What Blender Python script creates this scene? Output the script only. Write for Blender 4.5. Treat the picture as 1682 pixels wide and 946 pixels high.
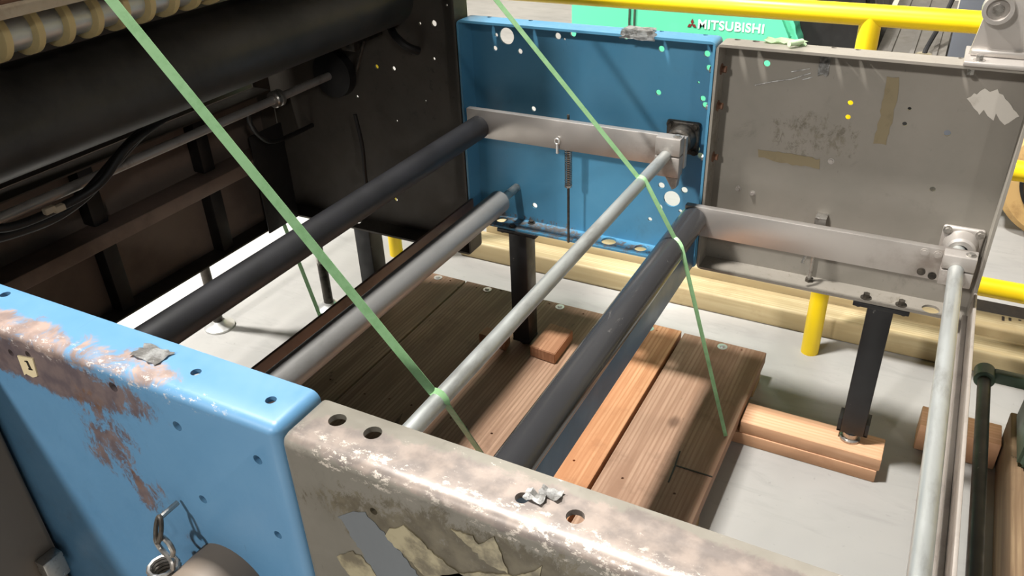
import bpy, bmesh, math, random
from mathutils import Vector, Matrix
random.seed(7)
PI = math.pi
for o in list(bpy.data.objects):
    bpy.data.objects.remove(o, do_unlink=True)
scn = bpy.context.scene
COL = scn.collection

# ------------------------------------------------------------------ camera
W, H, FPX = 1682.0, 946.0, 1332.25
YAW, PITCH, ROLL = -0.50636136, 0.54078087, -0.04331481
CAM = Vector((0, 0, 1.55))
_f = Vector((math.sin(YAW)*math.cos(PITCH), math.cos(YAW)*math.cos(PITCH), -math.sin(PITCH)))
_r0 = _f.cross(Vector((0, 0, 1))).normalized()
_u0 = _r0.cross(_f)
RT = (math.cos(ROLL)*_r0 + math.sin(ROLL)*_u0)
UP = (-math.sin(ROLL)*_r0 + math.cos(ROLL)*_u0)
cd = bpy.data.cameras.new('camera'); cam = bpy.data.objects.new('camera', cd); COL.objects.link(cam)
cd.sensor_fit = 'HORIZONTAL'; cd.sensor_width = 36.0; cd.lens = 36.0*FPX/W
cd.clip_start = 0.02; cd.clip_end = 100
m3 = Matrix((RT, UP, -_f)).transposed()
cam.matrix_world = Matrix.Translation(CAM) @ m3.to_4x4()
scn.camera = cam

# ------------------------------------------------------------------ world, lamps, exposure
scn.view_settings.view_transform = 'Standard'
scn.view_settings.look = 'None'
scn.view_settings.gamma = 1.0
scn.view_settings.use_curve_mapping = False
scn.view_settings.exposure = 0.16
wd = bpy.data.worlds.new('world'); scn.world = wd; wd.use_nodes = True
wd.node_tree.nodes['Background'].inputs[0].default_value = (1.0, 0.975, 0.94, 1)
wd.node_tree.nodes['Background'].inputs[1].default_value = 0.05

def area(name, loc, target, sx, sy, power, color=(1, 0.97, 0.925)):
    l = bpy.data.lights.new(name, 'AREA'); l.shape = 'RECTANGLE'; l.size = sx; l.size_y = sy
    l.energy = power; l.color = color
    o = bpy.data.objects.new(name, l); COL.objects.link(o); o.location = loc
    o.rotation_euler = (Vector(target)-Vector(loc)).to_track_quat('-Z', 'Y').to_euler()
    return o
# ceiling high bays
for lx, ly, lz, pw, tx, ty in ((-2.15, -5.0, 4.7, 330, -1.2, -1.0), (-1.6, 1.0, 5.2, 450, -1.6, 1.0), (-4.5, 1.0, 5.2, 620, -3.6, 1.0),
                               (-2.2, 7.2, 5.2, 400, -2.0, 5.5), (6.0, -5.0, 4.7, 110, 4.2, -1.0)):
    area('high_bay_light', (lx, ly, lz), (tx, ty, 0.0), 0.40, 0.40, pw)

# ------------------------------------------------------------------ pixel -> place
def ray(p):
    return RT*((p[0]-W/2)/FPX) - UP*((p[1]-H/2)/FPX) + _f
def on(px, py, ax, val):
    d = ray((px, py)); t = (val-CAM[ax])/d[ax]
    return CAM + d*t

# ------------------------------------------------------------------ materials
def lin(c):
    c = c/255.0
    return c/12.92 if c <= 0.04045 else ((c+0.055)/1.055)**2.4
def S(r, g, b): return (lin(r), lin(g), lin(b), 1)

class NT:
    def __init__(s, name):
        s.m = bpy.data.materials.new(name); s.m.use_nodes = True
        s.t = s.m.node_tree; s.b = s.t.nodes['Principled BSDF']
    def n(s, typ, **kw):
        x = s.t.nodes.new(typ)
        for k, v in kw.items(): setattr(x, k, v)
        return x
    def l(s, a, b): s.t.links.new(a, b)
    def val(s, x, v):
        x.default_value = v
    def coords(s, kind='Object'):
        return s.n('ShaderNodeTexCoord').outputs[kind]
    def mapping(s, vec, scale=(1, 1, 1), loc=(0, 0, 0), rot=(0, 0, 0)):
        m = s.n('ShaderNodeMapping'); m.inputs['Scale'].default_value = scale
        m.inputs['Location'].default_value = loc; m.inputs['Rotation'].default_value = rot
        s.l(vec, m.inputs['Vector']); return m.outputs[0]
    def noise(s, vec, scale, detail=4, rough=0.55, dist=0.0):
        n = s.n('ShaderNodeTexNoise'); n.inputs['Scale'].default_value = scale
        n.inputs['Detail'].default_value = detail; n.inputs['Roughness'].default_value = rough
        n.inputs['Distortion'].default_value = dist
        s.l(vec, n.inputs['Vector']); return n.outputs['Fac']
    def ramp(s, fac, lo, hi, a=0.0, b=1.0):
        r = s.n('ShaderNodeMapRange'); r.interpolation_type = 'SMOOTHSTEP'
        r.inputs['From Min'].default_value = lo; r.inputs['From Max'].default_value = hi
        r.inputs['To Min'].default_value = a; r.inputs['To Max'].default_value = b
        s.l(fac, r.inputs['Value']); return r.outputs[0]
    def math(s, op, a, b=None):
        x = s.n('ShaderNodeMath'); x.operation = op
        for i, v in enumerate((a, b)):
            if v is None: continue
            if isinstance(v, (int, float)): x.inputs[i].default_value = v
            else: s.l(v, x.inputs[i])
        return x.outputs[0]
    def mix(s, fac, a, b):
        x = s.n('ShaderNodeMix'); x.data_type = 'RGBA'
        if isinstance(fac, (int, float)): x.inputs[0].default_value = fac
        else: s.l(fac, x.inputs[0])
        for i, v in ((6, a), (7, b)):
            if isinstance(v, tuple): x.inputs[i].default_value = v
            else: s.l(v, x.inputs[i])
        return x.outputs[2]
    def bump(s, h, strength=0.2, dist=0.002):
        b = s.n('ShaderNodeBump'); b.inputs['Strength'].default_value = strength
        b.inputs['Distance'].default_value = dist
        s.l(h, b.inputs['Height']); s.l(b.outputs[0], s.b.inputs['Normal'])
    def blob(s, c, rad):
        """soft ellipsoid mask about world point c"""
        g = s.n('ShaderNodeNewGeometry').outputs['Position']
        m = s.mapping(g, scale=(1/rad[0], 1/rad[1], 1/rad[2]), loc=(-c[0]/rad[0], -c[1]/rad[1], -c[2]/rad[2]))
        v = s.n('ShaderNodeVectorMath'); v.operation = 'LENGTH'; s.l(m, v.inputs[0])
        return s.ramp(v.outputs['Value'], 0.25, 1.0, 1.0, 0.0)
    def out(s, color, rough=0.5, metal=0.0, spec=None):
        for sock, v in (('Base Color', color), ('Roughness', rough), ('Metallic', metal)):
            if isinstance(v, (tuple, float, int)): s.b.inputs[sock].default_value = v
            else: s.l(v, s.b.inputs[sock])
        if spec is not None: s.b.inputs['Specular IOR Level'].default_value = spec
        return s.m

def simple(name, col, rough=0.5, metal=0.0, col2=None, scale=25, lo=0.5, hi=0.75, bump=0.0, spec=None, amount=1.0, stretch=(1, 1, 1)):
    t = NT(name); v = t.mapping(t.coords(), scale=stretch)
    c = col
    if col2:
        f = t.ramp(t.noise(v, scale, 6, 0.65), lo, hi, 0, amount)
        c = t.mix(f, col, col2)
    if bump: t.bump(t.noise(v, scale*3, 4), bump, 0.002)
    rg = t.ramp(t.noise(v, scale*0.7, 4), 0.3, 0.7, max(0.04, rough-0.07), min(1, rough+0.1))
    return t.out(c, rg, metal, spec)

def wood(name, base, dark, light, axis='y', scale=1.0, rough=0.75, knots=True, stain=None, gouge=0.75):
    t = NT(name)
    oi = t.n('ShaderNodeObjectInfo')
    off = t.n('ShaderNodeVectorMath'); off.operation = 'SCALE'; off.inputs[0].default_value = (3.1, 7.7, 5.3)
    t.l(oi.outputs['Random'], off.inputs['Scale'])
    add = t.n('ShaderNodeVectorMath'); add.operation = 'ADD'
    t.l(t.coords(), add.inputs[0]); t.l(off.outputs[0], add.inputs[1])
    v = add.outputs[0]
    st = {'x': (0.07, 1, 1), 'y': (1, 0.07, 1), 'z': (1, 1, 0.07)}[axis]
    # warp makes the grain run round knots
    sv = t.mapping(v, scale=tuple(a*1.0 for a in st))
    g1 = t.noise(sv, 34*scale, 5, 0.6, 0.6)
    wv = t.n('ShaderNodeTexWave'); wv.wave_type = 'BANDS'; wv.bands_direction = 'Y' if axis == 'x' else 'X'
    wv.inputs['Scale'].default_value = 26*scale; wv.inputs['Distortion'].default_value = 5.0
    wv.inputs['Detail'].default_value = 2.0; wv.inputs['Detail Scale'].default_value = 0.5
    t.l(sv, wv.inputs['Vector'])
    c = t.mix(t.ramp(g1, 0.3, 0.75), dark, light)
    c = t.mix(t.math('MULTIPLY', t.ramp(wv.outputs['Fac'], 0.4, 0.95), 0.75), c, dark)
    c = t.mix(0.3, c, base)
    if knots:
        kv = t.mapping(v, scale={'x': (0.6, 1, 1), 'y': (1, 0.6, 1), 'z': (1, 1, 0.6)}[axis])
        vo = t.n('ShaderNodeTexVoronoi'); vo.inputs['Scale'].default_value = 4.2
        t.l(kv, vo.inputs['Vector'])
        k = t.ramp(vo.outputs['Distance'], 0.045, 0.10, 1.0, 0.0)
        c = t.mix(t.math('MULTIPLY', k, 0.75), c, stain or tuple(x*0.45 for x in dark[:3])+(1,))
    gv = t.noise(t.mapping(v, scale={'x': (0.3, 1, 1), 'y': (1, 0.3, 1), 'z': (1, 1, 0.3)}[axis]), 20, 6, 0.7, 0.4)
    c = t.mix(t.math('MULTIPLY', t.ramp(gv, 0.665, 0.70), gouge), c, tuple(x*0.25 for x in dark[:3])+(1,))
    dirt = t.ramp(t.noise(v, 6.0, 6, 0.7), 0.52, 0.78, 0, 0.55)
    c = t.mix(dirt, c, stain or tuple(x*0.55 for x in dark[:3])+(1,))
    tint = t.ramp(oi.outputs['Random'], 0.0, 1.0, 0.84, 1.12)
    hs = t.n('ShaderNodeHueSaturation'); t.l(c, hs.inputs['Color']); t.l(tint, hs.inputs['Value'])
    t.bump(g1, 0.25, 0.002)
    return t.out(hs.outputs[0], rough)

M = {}
# concrete
t = NT('concrete_floor'); v = t.coords()
c = t.mix(t.ramp(t.noise(v, 1.3, 5, 0.6, 0.6), 0.3, 0.72), S(156, 155, 152), S(174, 172, 168))
sw = t.noise(t.mapping(v, scale=(1.2, 5, 1), rot=(0, 0, 0.5)), 3.2, 6, 0.65, 0.8)
c = t.mix(t.ramp(sw, 0.5, 0.78, 0, 0.42), c, S(134, 132, 129))
c = t.mix(t.ramp(t.noise(v, 60, 3), 0.66, 0.75, 0, 0.35), c, S(120, 118, 114))
t.bump(t.noise(v, 40, 5), 0.08, 0.002)
M['floor'] = t.out(c, t.ramp(sw, 0.3, 0.7, 0.42, 0.6))
M['wall'] = simple('cream_wall', S(238, 230, 214), 0.8, 0, S(222, 214, 198), 3)

def painted(name, paint, paint2, rust=(), bare=(), grime=0.25, rough=0.42, metal=0.0, rustcol=(96, 66, 50), barecol=(150, 140, 132), rust_amt=0.9, wear_glints=()):
    t = NT(name); v = t.coords()
    c = t.mix(t.ramp(t.noise(v, 5, 5, 0.6), 0.3, 0.7), paint, paint2)
    g = t.ramp(t.noise(v, 11, 7, 0.72, 0.4), 0.56, 0.78, 0, grime)
    c = t.mix(g, c, S(60, 56, 50))
    # long thin scratches
    sc = t.noise(t.mapping(v, scale=(30, 1, 4), rot=(0.3, 0.5, 0.4)), 9, 3)
    c = t.mix(t.ramp(sc, 0.72, 0.76, 0, 0.35), c, S(58, 54, 50))
    ns = t.noise(v, 26, 9, 0.75, 0.9)
    ns2 = t.noise(v, 9, 8, 0.75, 0.5)
    fm = None
    for (cc, rr, amt) in rust:
        k = t.math('MULTIPLY', t.blob(cc, rr), amt)
        nr = t.noise(t.mapping(v, rot=(0, -0.5, 0), scale=(1.5, 1.5, 0.9)), 30, 10, 0.82, 0.35)
        mk = t.ramp(t.math('ADD', t.math('MULTIPLY', k, 0.42), t.math('ADD', t.math('MULTIPLY', nr, 1.0), t.math('MULTIPLY', ns2, 0.35))), 0.93, 1.03, 0, rust_amt)
        mk = t.math('MULTIPLY', mk, t.ramp(k, 0.0, 0.2))
        rc = t.mix(t.ramp(t.noise(v, 50, 5), 0.35, 0.65), S(*rustcol), S(rustcol[0]+24, rustcol[1]+24, rustcol[2]+22))
        c = t.mix(mk, c, rc)
    for (cc, rr, amt) in bare:
        k = t.math('MULTIPLY', t.blob(cc, rr), amt)
        mk = t.ramp(t.math('ADD', k, t.math('MULTIPLY', ns, 0.9)), 0.95, 1.1)
        mk = t.math('MULTIPLY', mk, t.ramp(k, 0.0, 0.15))
        bc = t.mix(t.ramp(t.noise(v, 40, 5), 0.35, 0.65), S(*barecol), S(barecol[0]+30, barecol[1]+26, barecol[2]+22))
        c = t.mix(mk, c, bc)
    for (cc, rr, lo, col) in wear_glints:
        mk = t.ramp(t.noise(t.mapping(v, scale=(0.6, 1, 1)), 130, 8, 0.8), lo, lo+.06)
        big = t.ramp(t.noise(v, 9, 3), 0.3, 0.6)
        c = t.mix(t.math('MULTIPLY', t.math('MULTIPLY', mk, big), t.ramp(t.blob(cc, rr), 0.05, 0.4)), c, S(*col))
    t.bump(t.noise(v, 70, 4), 0.06, 0.002)
    return t.out(c, t.ramp(ns2, 0.3, 0.7, rough-0.08, rough+0.14), metal)

M['blue_far'] = painted('blue_paint', S(74, 134, 168), S(80, 140, 172), grime=0.22,
    rust=[((-1.0, 1.84, 0.51), (0.9, 0.08, 0.03), 0.8)], rustcol=(92, 78, 66))
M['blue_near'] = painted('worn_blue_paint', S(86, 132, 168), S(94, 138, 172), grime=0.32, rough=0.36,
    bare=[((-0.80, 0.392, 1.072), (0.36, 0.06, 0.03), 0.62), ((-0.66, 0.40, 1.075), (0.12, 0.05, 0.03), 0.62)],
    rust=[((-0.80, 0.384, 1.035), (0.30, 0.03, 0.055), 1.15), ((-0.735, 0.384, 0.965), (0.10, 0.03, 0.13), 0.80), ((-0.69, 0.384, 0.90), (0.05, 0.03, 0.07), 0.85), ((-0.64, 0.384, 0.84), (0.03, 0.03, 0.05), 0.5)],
    rustcol=(92, 66, 52), barecol=(126, 110, 104), rust_amt=0.85, wear_glints=[((-0.72, 0.39, 1.068), (0.26, 0.022, 0.02), 0.56, (200, 192, 186)), ((-0.7, 0.384, 0.9), (0.5, 0.03, 0.3), 0.665, (60, 62, 66))])
M['grey_far'] = painted('grey_frame_paint', S(128, 123, 114), S(137, 131, 122), grime=0.35,
    rust=[((-0.24, 1.878, 0.86), (0.22, 0.05, 0.15), 0.66), ((-0.2, 1.84, 0.51), (0.7, 0.1, 0.05), 0.5), ((-0.45, 1.84, 0.8), (0.03, 0.06, 0.35), 0.75)], rustcol=(88, 81, 68), rust_amt=0.75)
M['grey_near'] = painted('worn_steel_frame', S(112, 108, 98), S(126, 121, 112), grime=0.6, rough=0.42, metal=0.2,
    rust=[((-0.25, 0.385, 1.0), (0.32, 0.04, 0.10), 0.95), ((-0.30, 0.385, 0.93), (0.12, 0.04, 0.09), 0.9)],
    bare=[((-0.15, 0.40, 1.075), (0.7, 0.07, 0.03), 0.8)], rustcol=(80, 72, 56), barecol=(106, 98, 93), wear_glints=[((-0.15, 0.39, 1.068), (0.75, 0.022, 0.022), 0.53, (196, 186, 174)), ((-0.1, 0.415, 1.075), (0.8, 0.06, 0.02), 0.62, (190, 180, 170)), ((-0.15, 0.384, 1.0), (0.8, 0.02, 0.2), 0.66, (176, 164, 138))])  # pale specks on the bend: wear with metal sparkle painted in
M['dark_wall'] = painted('dark_grey_frame_paint', S(70, 65, 58), S(78, 72, 65), grime=0.4, rough=0.6,
    rust=[((-1.35, 1.88, 0.9), (0.4, 0.05, 0.4), 0.5)], rustcol=(48, 44, 40))
M['panel_brown'] = simple('brown_grey_panel_paint', S(112, 98, 88), 0.55, 0, S(92, 80, 72), 4, 0.4, 0.7)
M['ledge'] = simple('ledge_paint', S(134, 116, 104), 0.5, 0, S(110, 94, 84), 6, 0.4, 0.7)
M['cross_blue'] = simple('blue_crossmember_paint', S(62, 100, 132), 0.38, 0, S(54, 84, 110), 8, 0.4, 0.8)
M['cross_brown'] = simple('brown_crossmember', S(112, 88, 76), 0.4, 0.2, S(84, 66, 56), 10, 0.4, 0.8)
M['cross_grey'] = simple('light_steel_angle', S(176, 168, 160), 0.4, 0.35, S(140, 130, 122), 14, 0.5, 0.8)
M['alu'] = simple('brushed_aluminium', S(192, 186, 180), 0.38, 0.75, S(150, 140, 132), 7, 0.5, 0.8, bump=0.04)
M['alu_dull'] = simple('dull_aluminium', S(178, 172, 166), 0.45, 0.6, S(120, 110, 100), 12, 0.52, 0.8)
M['pipe'] = simple('galvanised_pipe', S(196, 200, 198), 0.36, 0.7, S(160, 160, 156), 30, 0.45, 0.8, bump=0.03, stretch=(1, 0.3, 1))
M['roller_grey'] = simple('grey_rubber_roller', S(146, 145, 143), 0.4, 0.3, S(116, 114, 111), 6, 0.5, 0.8, stretch=(1, 0.4, 1))
M['roller_black'] = simple('matte_black_rubber', S(34, 34, 38), 0.55, 0, S(26, 26, 28), 8, 0.4, 0.7)
t = NT('glossy_black_roller'); v = t.coords()
scf = t.math('MULTIPLY', t.ramp(t.noise(t.mapping(v, scale=(3, 1, 3)), 14, 8, 0.8, 0.5), 0.57, 0.72), t.math('MAXIMUM', t.blob((-0.45, 1.52, 0.69), (0.06, 0.12, 0.06)), t.blob((-0.45, 1.22, 0.69), (0.06, 0.2, 0.06))))
M['roller_gloss'] = t.out(t.mix(t.math('MULTIPLY', scf, 0.6), S(56, 56, 58), S(110, 106, 102)), t.ramp(scf, 0, 1, 0.2, 0.55))
M['black_paint'] = simple('chipped_black_paint', S(24, 24, 26), 0.42, 0, S(130, 128, 124), 38, 0.70, 0.74, amount=0.6)
M['black'] = simple('black_plastic', S(20, 19, 19), 0.55, 0, S(34, 32, 30), 20)
M['hose'] = simple('black_hose_rubber', S(22, 21, 21), 0.5)
M['drum'] = simple('dark_drum_surface', S(58, 55, 52), 0.42, 0.1, S(34, 33, 32), 5, 0.4, 0.7)
M['cream'] = simple('cream_nylon_ring', S(206, 184, 132), 0.5, 0, S(176, 150, 104), 14)
M['tan_bar'] = simple('tan_painted_bar', S(186, 170, 146), 0.55, 0, S(150, 128, 104), 9)
M['brown'] = simple('brown_rusty_plate', S(116, 82, 62), 0.7, 0, S(90, 60, 46), 12)
M['steel'] = simple('bolt_steel', S(176, 172, 166), 0.32, 0.85, S(120, 112, 104), 60)
M['dark_steel'] = simple('oily_cast_iron', S(78, 72, 64), 0.45, 0.4, S(36, 32, 28), 35, 0.4, 0.65, bump=0.3)
M['zinc'] = simple('zinc_washer', S(205, 205, 202), 0.35, 0.6)
M['yellow'] = simple('yellow_safety_paint', S(250, 214, 22), 0.38, 0, S(238, 196, 20), 5)
M['strap'] = simple('green_polyester_strap', S(146, 190, 138), 0.5, 0, S(130, 176, 122), 60, 0.4, 0.7)
M['green_body'] = simple('mint_green_truck_paint', S(96, 206, 164), 0.4, 0, S(104, 214, 172), 3)
M['white_print'] = simple('white_lettering', S(240, 246, 242), 0.5)
M['red_print'] = simple('dark_red_emblem', S(120, 40, 38), 0.5)
M['tyre_tan'] = simple('tan_rubber_tyre', S(196, 160, 104), 0.8, 0, S(160, 124, 76), 12)
M['tread'] = simple('grey_tread_plate', S(128, 124, 118), 0.5, 0.3, S(112, 106, 98), 16)
M['slate'] = simple('slate_grey_paint', S(92, 96, 104), 0.5)
M['casting_green'] = simple('dark_green_casting', S(64, 82, 66), 0.45, 0, S(44, 58, 46), 14)
M['cabinet'] = simple('brown_grey_cabinet_paint', S(112, 100, 88), 0.6, 0, S(92, 82, 72), 6)
M['tape_tan'] = simple('old_tan_tape', S(156, 146, 118), 0.4, 0, S(98, 90, 72), 34, 0.38, 0.62)
M['tape_stain'] = simple('brown_tape_residue', S(126, 114, 88), 0.45, 0, S(106, 94, 72), 18)
M['tape_grey'] = simple('grey_paint_band', S(98, 102, 105), 0.5)
M['tape_clear'] = simple('crumpled_clear_tape', S(188, 188, 186), 0.22, 0, S(136, 134, 130), 60, 0.4, 0.6, bump=0.5)
M['tape_green'] = simple('pale_green_tape', S(196, 218, 180), 0.45, 0, S(166, 196, 150), 30)
M['paper'] = simple('white_sticker_paper', S(206, 200, 190), 0.7, 0, S(178, 170, 158), 20)
M['ink'] = simple('dark_ink', S(40, 34, 30), 0.6)
M['tag'] = simple('cream_tag_card', S(214, 198, 160), 0.6)
M['plank'] = wood('brown_weathered_plank', S(144, 114, 92), S(112, 84, 64), S(168, 138, 114), 'y', stain=S(84, 58, 42))
M['plank_orange'] = wood('orange_fir_plank', S(190, 138, 98), S(162, 108, 70), S(204, 158, 118), 'y', stain=S(130, 84, 54))
M['plank_light'] = wood('pale_brown_plank', S(178, 142, 116), S(144, 108, 84), S(196, 162, 136), 'y', stain=S(98, 70, 52))
M['plank_end'] = wood('pallet_stringer_wood', S(176, 146, 104), S(150, 118, 80), S(192, 164, 120), 'x')
M['fir_x'] = wood('fresh_fir_block', S(218, 172, 136), S(202, 152, 114), S(228, 186, 152), 'x', stain=S(176, 124, 88), gouge=0.15)
M['block'] = wood('brown_wood_block', S(176, 128, 94), S(146, 100, 70), S(196, 148, 114), 'y', stain=S(92, 62, 44))
M['timber'] = wood('pale_treated_timber', S(184, 168, 130), S(156, 136, 98), S(198, 184, 148), 'x', rough=0.7, stain=S(140, 116, 80), gouge=0.3)
M['skid'] = wood('dark_skid_timber', S(138, 114, 86), S(104, 80, 58), S(164, 140, 108), 'y', stain=S(70, 48, 34))

# ------------------------------------------------------------------ mesh helpers
def new_bm(): return bmesh.new()
def add_box(bm, x0, x1, y0, y1, z0, z1, bev=0.0, seg=2, only=None):
    r = bmesh.ops.create_cube(bm, size=1.0)
    vs = r['verts']
    for v in vs:
        v.co = Vector((x0+(v.co.x+.5)*(x1-x0), y0+(v.co.y+.5)*(y1-y0), z0+(v.co.z+.5)*(z1-z0)))
    if bev > 0:
        es = set(e for v in vs for e in v.link_edges)
        if only: es = [e for e in es if only(e)]
        bmesh.ops.bevel(bm, geom=list(es), offset=bev, segments=seg, profile=0.5, affect='EDGES')
def add_cyl(bm, a, b, r, seg=24, r2=None, caps=True):
    a, b = Vector(a), Vector(b); d = b-a
    rr = bmesh.ops.create_cone(bm, cap_ends=caps, cap_tris=False, segments=seg, radius1=r, radius2=r if r2 is None else r2, depth=d.length)
    mt = Matrix.Translation((a+b)/2) @ d.to_track_quat('Z', 'Y').to_matrix().to_4x4()
    bmesh.ops.transform(bm, matrix=mt, verts=rr['verts'])
def add_prism(bm, pts, axis, a, b):
    """polygon pts (2 coords) extruded along axis from a to b"""
    def P(p, w):
        return {'x': (w, p[0], p[1]), 'y': (p[0], w, p[1]), 'z': (p[0], p[1], w)}[axis]
    v0 = [bm.verts.new(P(p, a)) for p in pts]; v1 = [bm.verts.new(P(p, b)) for p in pts]
    n = len(pts)
    fs = [bm.faces.new(v0), bm.faces.new(v1[::-1])]
    for i in range(n): fs.append(bm.faces.new((v0[i], v1[i], v1[(i+1) % n], v0[(i+1) % n])))
    bmesh.ops.recalc_face_normals(bm, faces=fs)
def add_lathe(bm, prof, origin, axis, seg=36):
    """profile [(t along axis, radius)] turned about axis"""
    ax = Vector(axis).normalized(); q = ax.to_track_quat('Z', 'Y').to_matrix()
    u, w = q.col[0], q.col[1]; o = Vector(origin)
    rings = []
    for (tt, r) in prof:
        rings.append([bm.verts.new(o+ax*tt+(u*math.cos(2*PI*k/seg)+w*math.sin(2*PI*k/seg))*max(r, 1e-5)) for k in range(seg)])
    fs = []
    for a, b in zip(rings, rings[1:]):
        for k in range(seg):
            fs.append(bm.faces.new((a[k], a[(k+1) % seg], b[(k+1) % seg], b[k])))
    fs.append(bm.faces.new(rings[0][::-1])); fs.append(bm.faces.new(rings[-1]))
    bmesh.ops.recalc_face_normals(bm, faces=fs)
def add_tube(bm, pts, r, seg=10):
    pts = [Vector(p) for p in pts]; rings = []
    up = Vector((0, 0, 1))
    for i, p in enumerate(pts):
        d = (pts[min(i+1, len(pts)-1)]-pts[max(i-1, 0)]).normalized()
        u = d.cross(up)
        if u.length < 1e-3: u = d.cross(Vector((1, 0, 0)))
        u.normalize(); w = u.cross(d).normalized(); up = w
        rings.append([bm.verts.new(p+(u*math.cos(2*PI*k/seg)+w*math.sin(2*PI*k/seg))*r) for k in range(seg)])
    fs = []
    for a, b in zip(rings, rings[1:]):
        for k in range(seg): fs.append(bm.faces.new((a[k], a[(k+1) % seg], b[(k+1) % seg], b[k])))
    fs.append(bm.faces.new(rings[0][::-1])); fs.append(bm.faces.new(rings[-1]))
    bmesh.ops.recalc_face_normals(bm, faces=fs)
def smooth_path(pts, n=8):
    pts = [Vector(p) for p in pts]; out = []
    for i in range(len(pts)-1):
        p0, p1, p2, p3 = pts[max(i-1, 0)], pts[i], pts[i+1], pts[min(i+2, len(pts)-1)]
        for k in range(n):
            s = k/n
            out.append(0.5*((2*p1)+(p2-p0)*s+(2*p0-5*p1+4*p2-p3)*s*s+(3*p1-p0-3*p2+p3)*s**3))
    out.append(pts[-1]); return out
def helix(c, r, z0, z1, turns, n=14):
    return [Vector((c[0]+r*math.cos(2*PI*turns*i/(turns*n)), c[1]+r*math.sin(2*PI*turns*i/(turns*n)), z0+(z1-z0)*i/(turns*n))) for i in range(int(turns*n)+1)]

def finish(me, mat, ang=35):
    me.materials.clear(); me.materials.append(mat)
    for p in me.polygons: p.use_smooth = True
    me.set_sharp_from_angle(angle=math.radians(ang))
def obj(name, bm, mat, parent=None, ang=35):
    me = bpy.data.meshes.new(name); bm.to_mesh(me); bm.free()
    if parent is not None:
        l = parent_world(parent)
        me.transform(Matrix.Translation(-l))
    finish(me, mat, ang)
    o = bpy.data.objects.new(name, me); COL.objects.link(o)
    if parent is not None: o.parent = parent
    return o
def parent_world(p):
    l = Vector(p.location)
    while p.parent: p = p.parent; l += Vector(p.location)
    return l
def tag(o, label, cat, group=None):
    o['label'] = label; o['category'] = cat
    if group: o['group'] = group
    return o
def thing(name, loc, label, cat, group=None):
    o = bpy.data.objects.new(name, None); COL.objects.link(o); o.location = loc; o.empty_display_size = 0.05
    return tag(o, label, cat, group)
def struct(o): o['kind'] = 'structure'; return o
def lift(o, label, cat, group=None):
    """move a single-mesh thing's origin to its base centre"""
    me = o.data; xs = [v.co for v in me.vertices]
    c = Vector(((min(v.x for v in xs)+max(v.x for v in xs))/2, (min(v.y for v in xs)+max(v.y for v in xs))/2, min(v.z for v in xs)))
    me.transform(Matrix.Translation(-c)); o.location = c
    return tag(o, label, cat, group)
def cut(bm, holes):
    """boolean holes: list of (a, b, r)"""
    me = bpy.data.meshes.new('tmp'); bm.to_mesh(me); bm.free()
    o = bpy.data.objects.new('tmp', me); COL.objects.link(o)
    cb = new_bm()
    for a, b, r in holes: add_cyl(cb, a, b, r, 18)
    cm = bpy.data.meshes.new('tmpc'); cb.to_mesh(cm); cb.free()
    co = bpy.data.objects.new('tmpc', cm); COL.objects.link(co)
    md = o.modifiers.new('b', 'BOOLEAN'); md.object = co; md.operation = 'DIFFERENCE'; md.solver = 'EXACT'; md.use_self = True
    dg = bpy.context.evaluated_depsgraph_get(); dg.update()
    res = bpy.data.meshes.new_from_object(o.evaluated_get(dg))
    bpy.data.objects.remove(o); bpy.data.objects.remove(co)
    bm = new_bm(); bm.from_mesh(res); bpy.data.meshes.remove(res)
    return bm
def tray(x0, x1, y0, y1, z0, z1, opening, th=0.006, r=0.012, holes=()):
    """folded sheet tray, open towards -y or +y, with round bends and drilled holes"""
    bm = new_bm()
    yo = y0 if opening == '-y' else y1
    add_box(bm, x0, x1, y0, y1, z0, z1, r, 4, only=lambda e: not all(abs(v.co.y-yo) < 1e-6 for v in e.verts))
    ib = new_bm()
    if opening == '-y': add_box(ib, x0+th, x1-th, y0-0.05, y1-th, z0+th, z1-th)
    else: add_box(ib, x0+th, x1-th, y0+th, y1+0.05, z0+th, z1-th)
    me = bpy.data.meshes.new('tmp'); bm.to_mesh(me); bm.free(); o = bpy.data.objects.new('tmp', me); COL.objects.link(o)
    cm = bpy.data.meshes.new('tmpc'); ib.to_mesh(cm); ib.free(); co = bpy.data.objects.new('tmpc', cm); COL.objects.link(co)
    md = o.modifiers.new('b', 'BOOLEAN'); md.object = co; md.operation = 'DIFFERENCE'; md.solver = 'EXACT'; md.use_self = True
    dg = bpy.context.evaluated_depsgraph_get(); dg.update()
    res = bpy.data.meshes.new_from_object(o.evaluated_get(dg))
    bpy.data.objects.remove(o); bpy.data.objects.remove(co)
    bm = new_bm(); bm.from_mesh(res); bpy.data.meshes.remove(res)
    return cut(bm, holes) if holes else bm
def yhole(px, py, y, r):
    p = on(px, py, 1, y); return ((p.x, y-0.010, p.z), (p.x, y+0.010, p.z), r)
def zhole(px, py, z, r):
    p = on(px, py, 2, z)
    y0, y1 = (FY0, FY1) if p.y > 1.2 else (NY0, NY1)
    lo, hi = (y0+r+.004, y1-.010-r) if p.y > 1.2 else (y0+.010+r, y1-r-.006)
    y = min(max(p.y, lo), max(hi, lo))
    return ((p.x, y, z-0.012), (p.x, y, z+0.012), r)
def hexbolt(parent, c, d, r=0.007, h=0.006, name='bolt', mat='steel', washer=True):
    c, d = Vector(c), Vector(d).normalized(); bm = new_bm()
    if washer: add_cyl(bm, c-d*0.002, c+d*0.0015, r*1.6, 16)
    add_cyl(bm, c, c+d*h, r, 6)
    return obj(name, bm, M[mat], parent)

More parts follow.
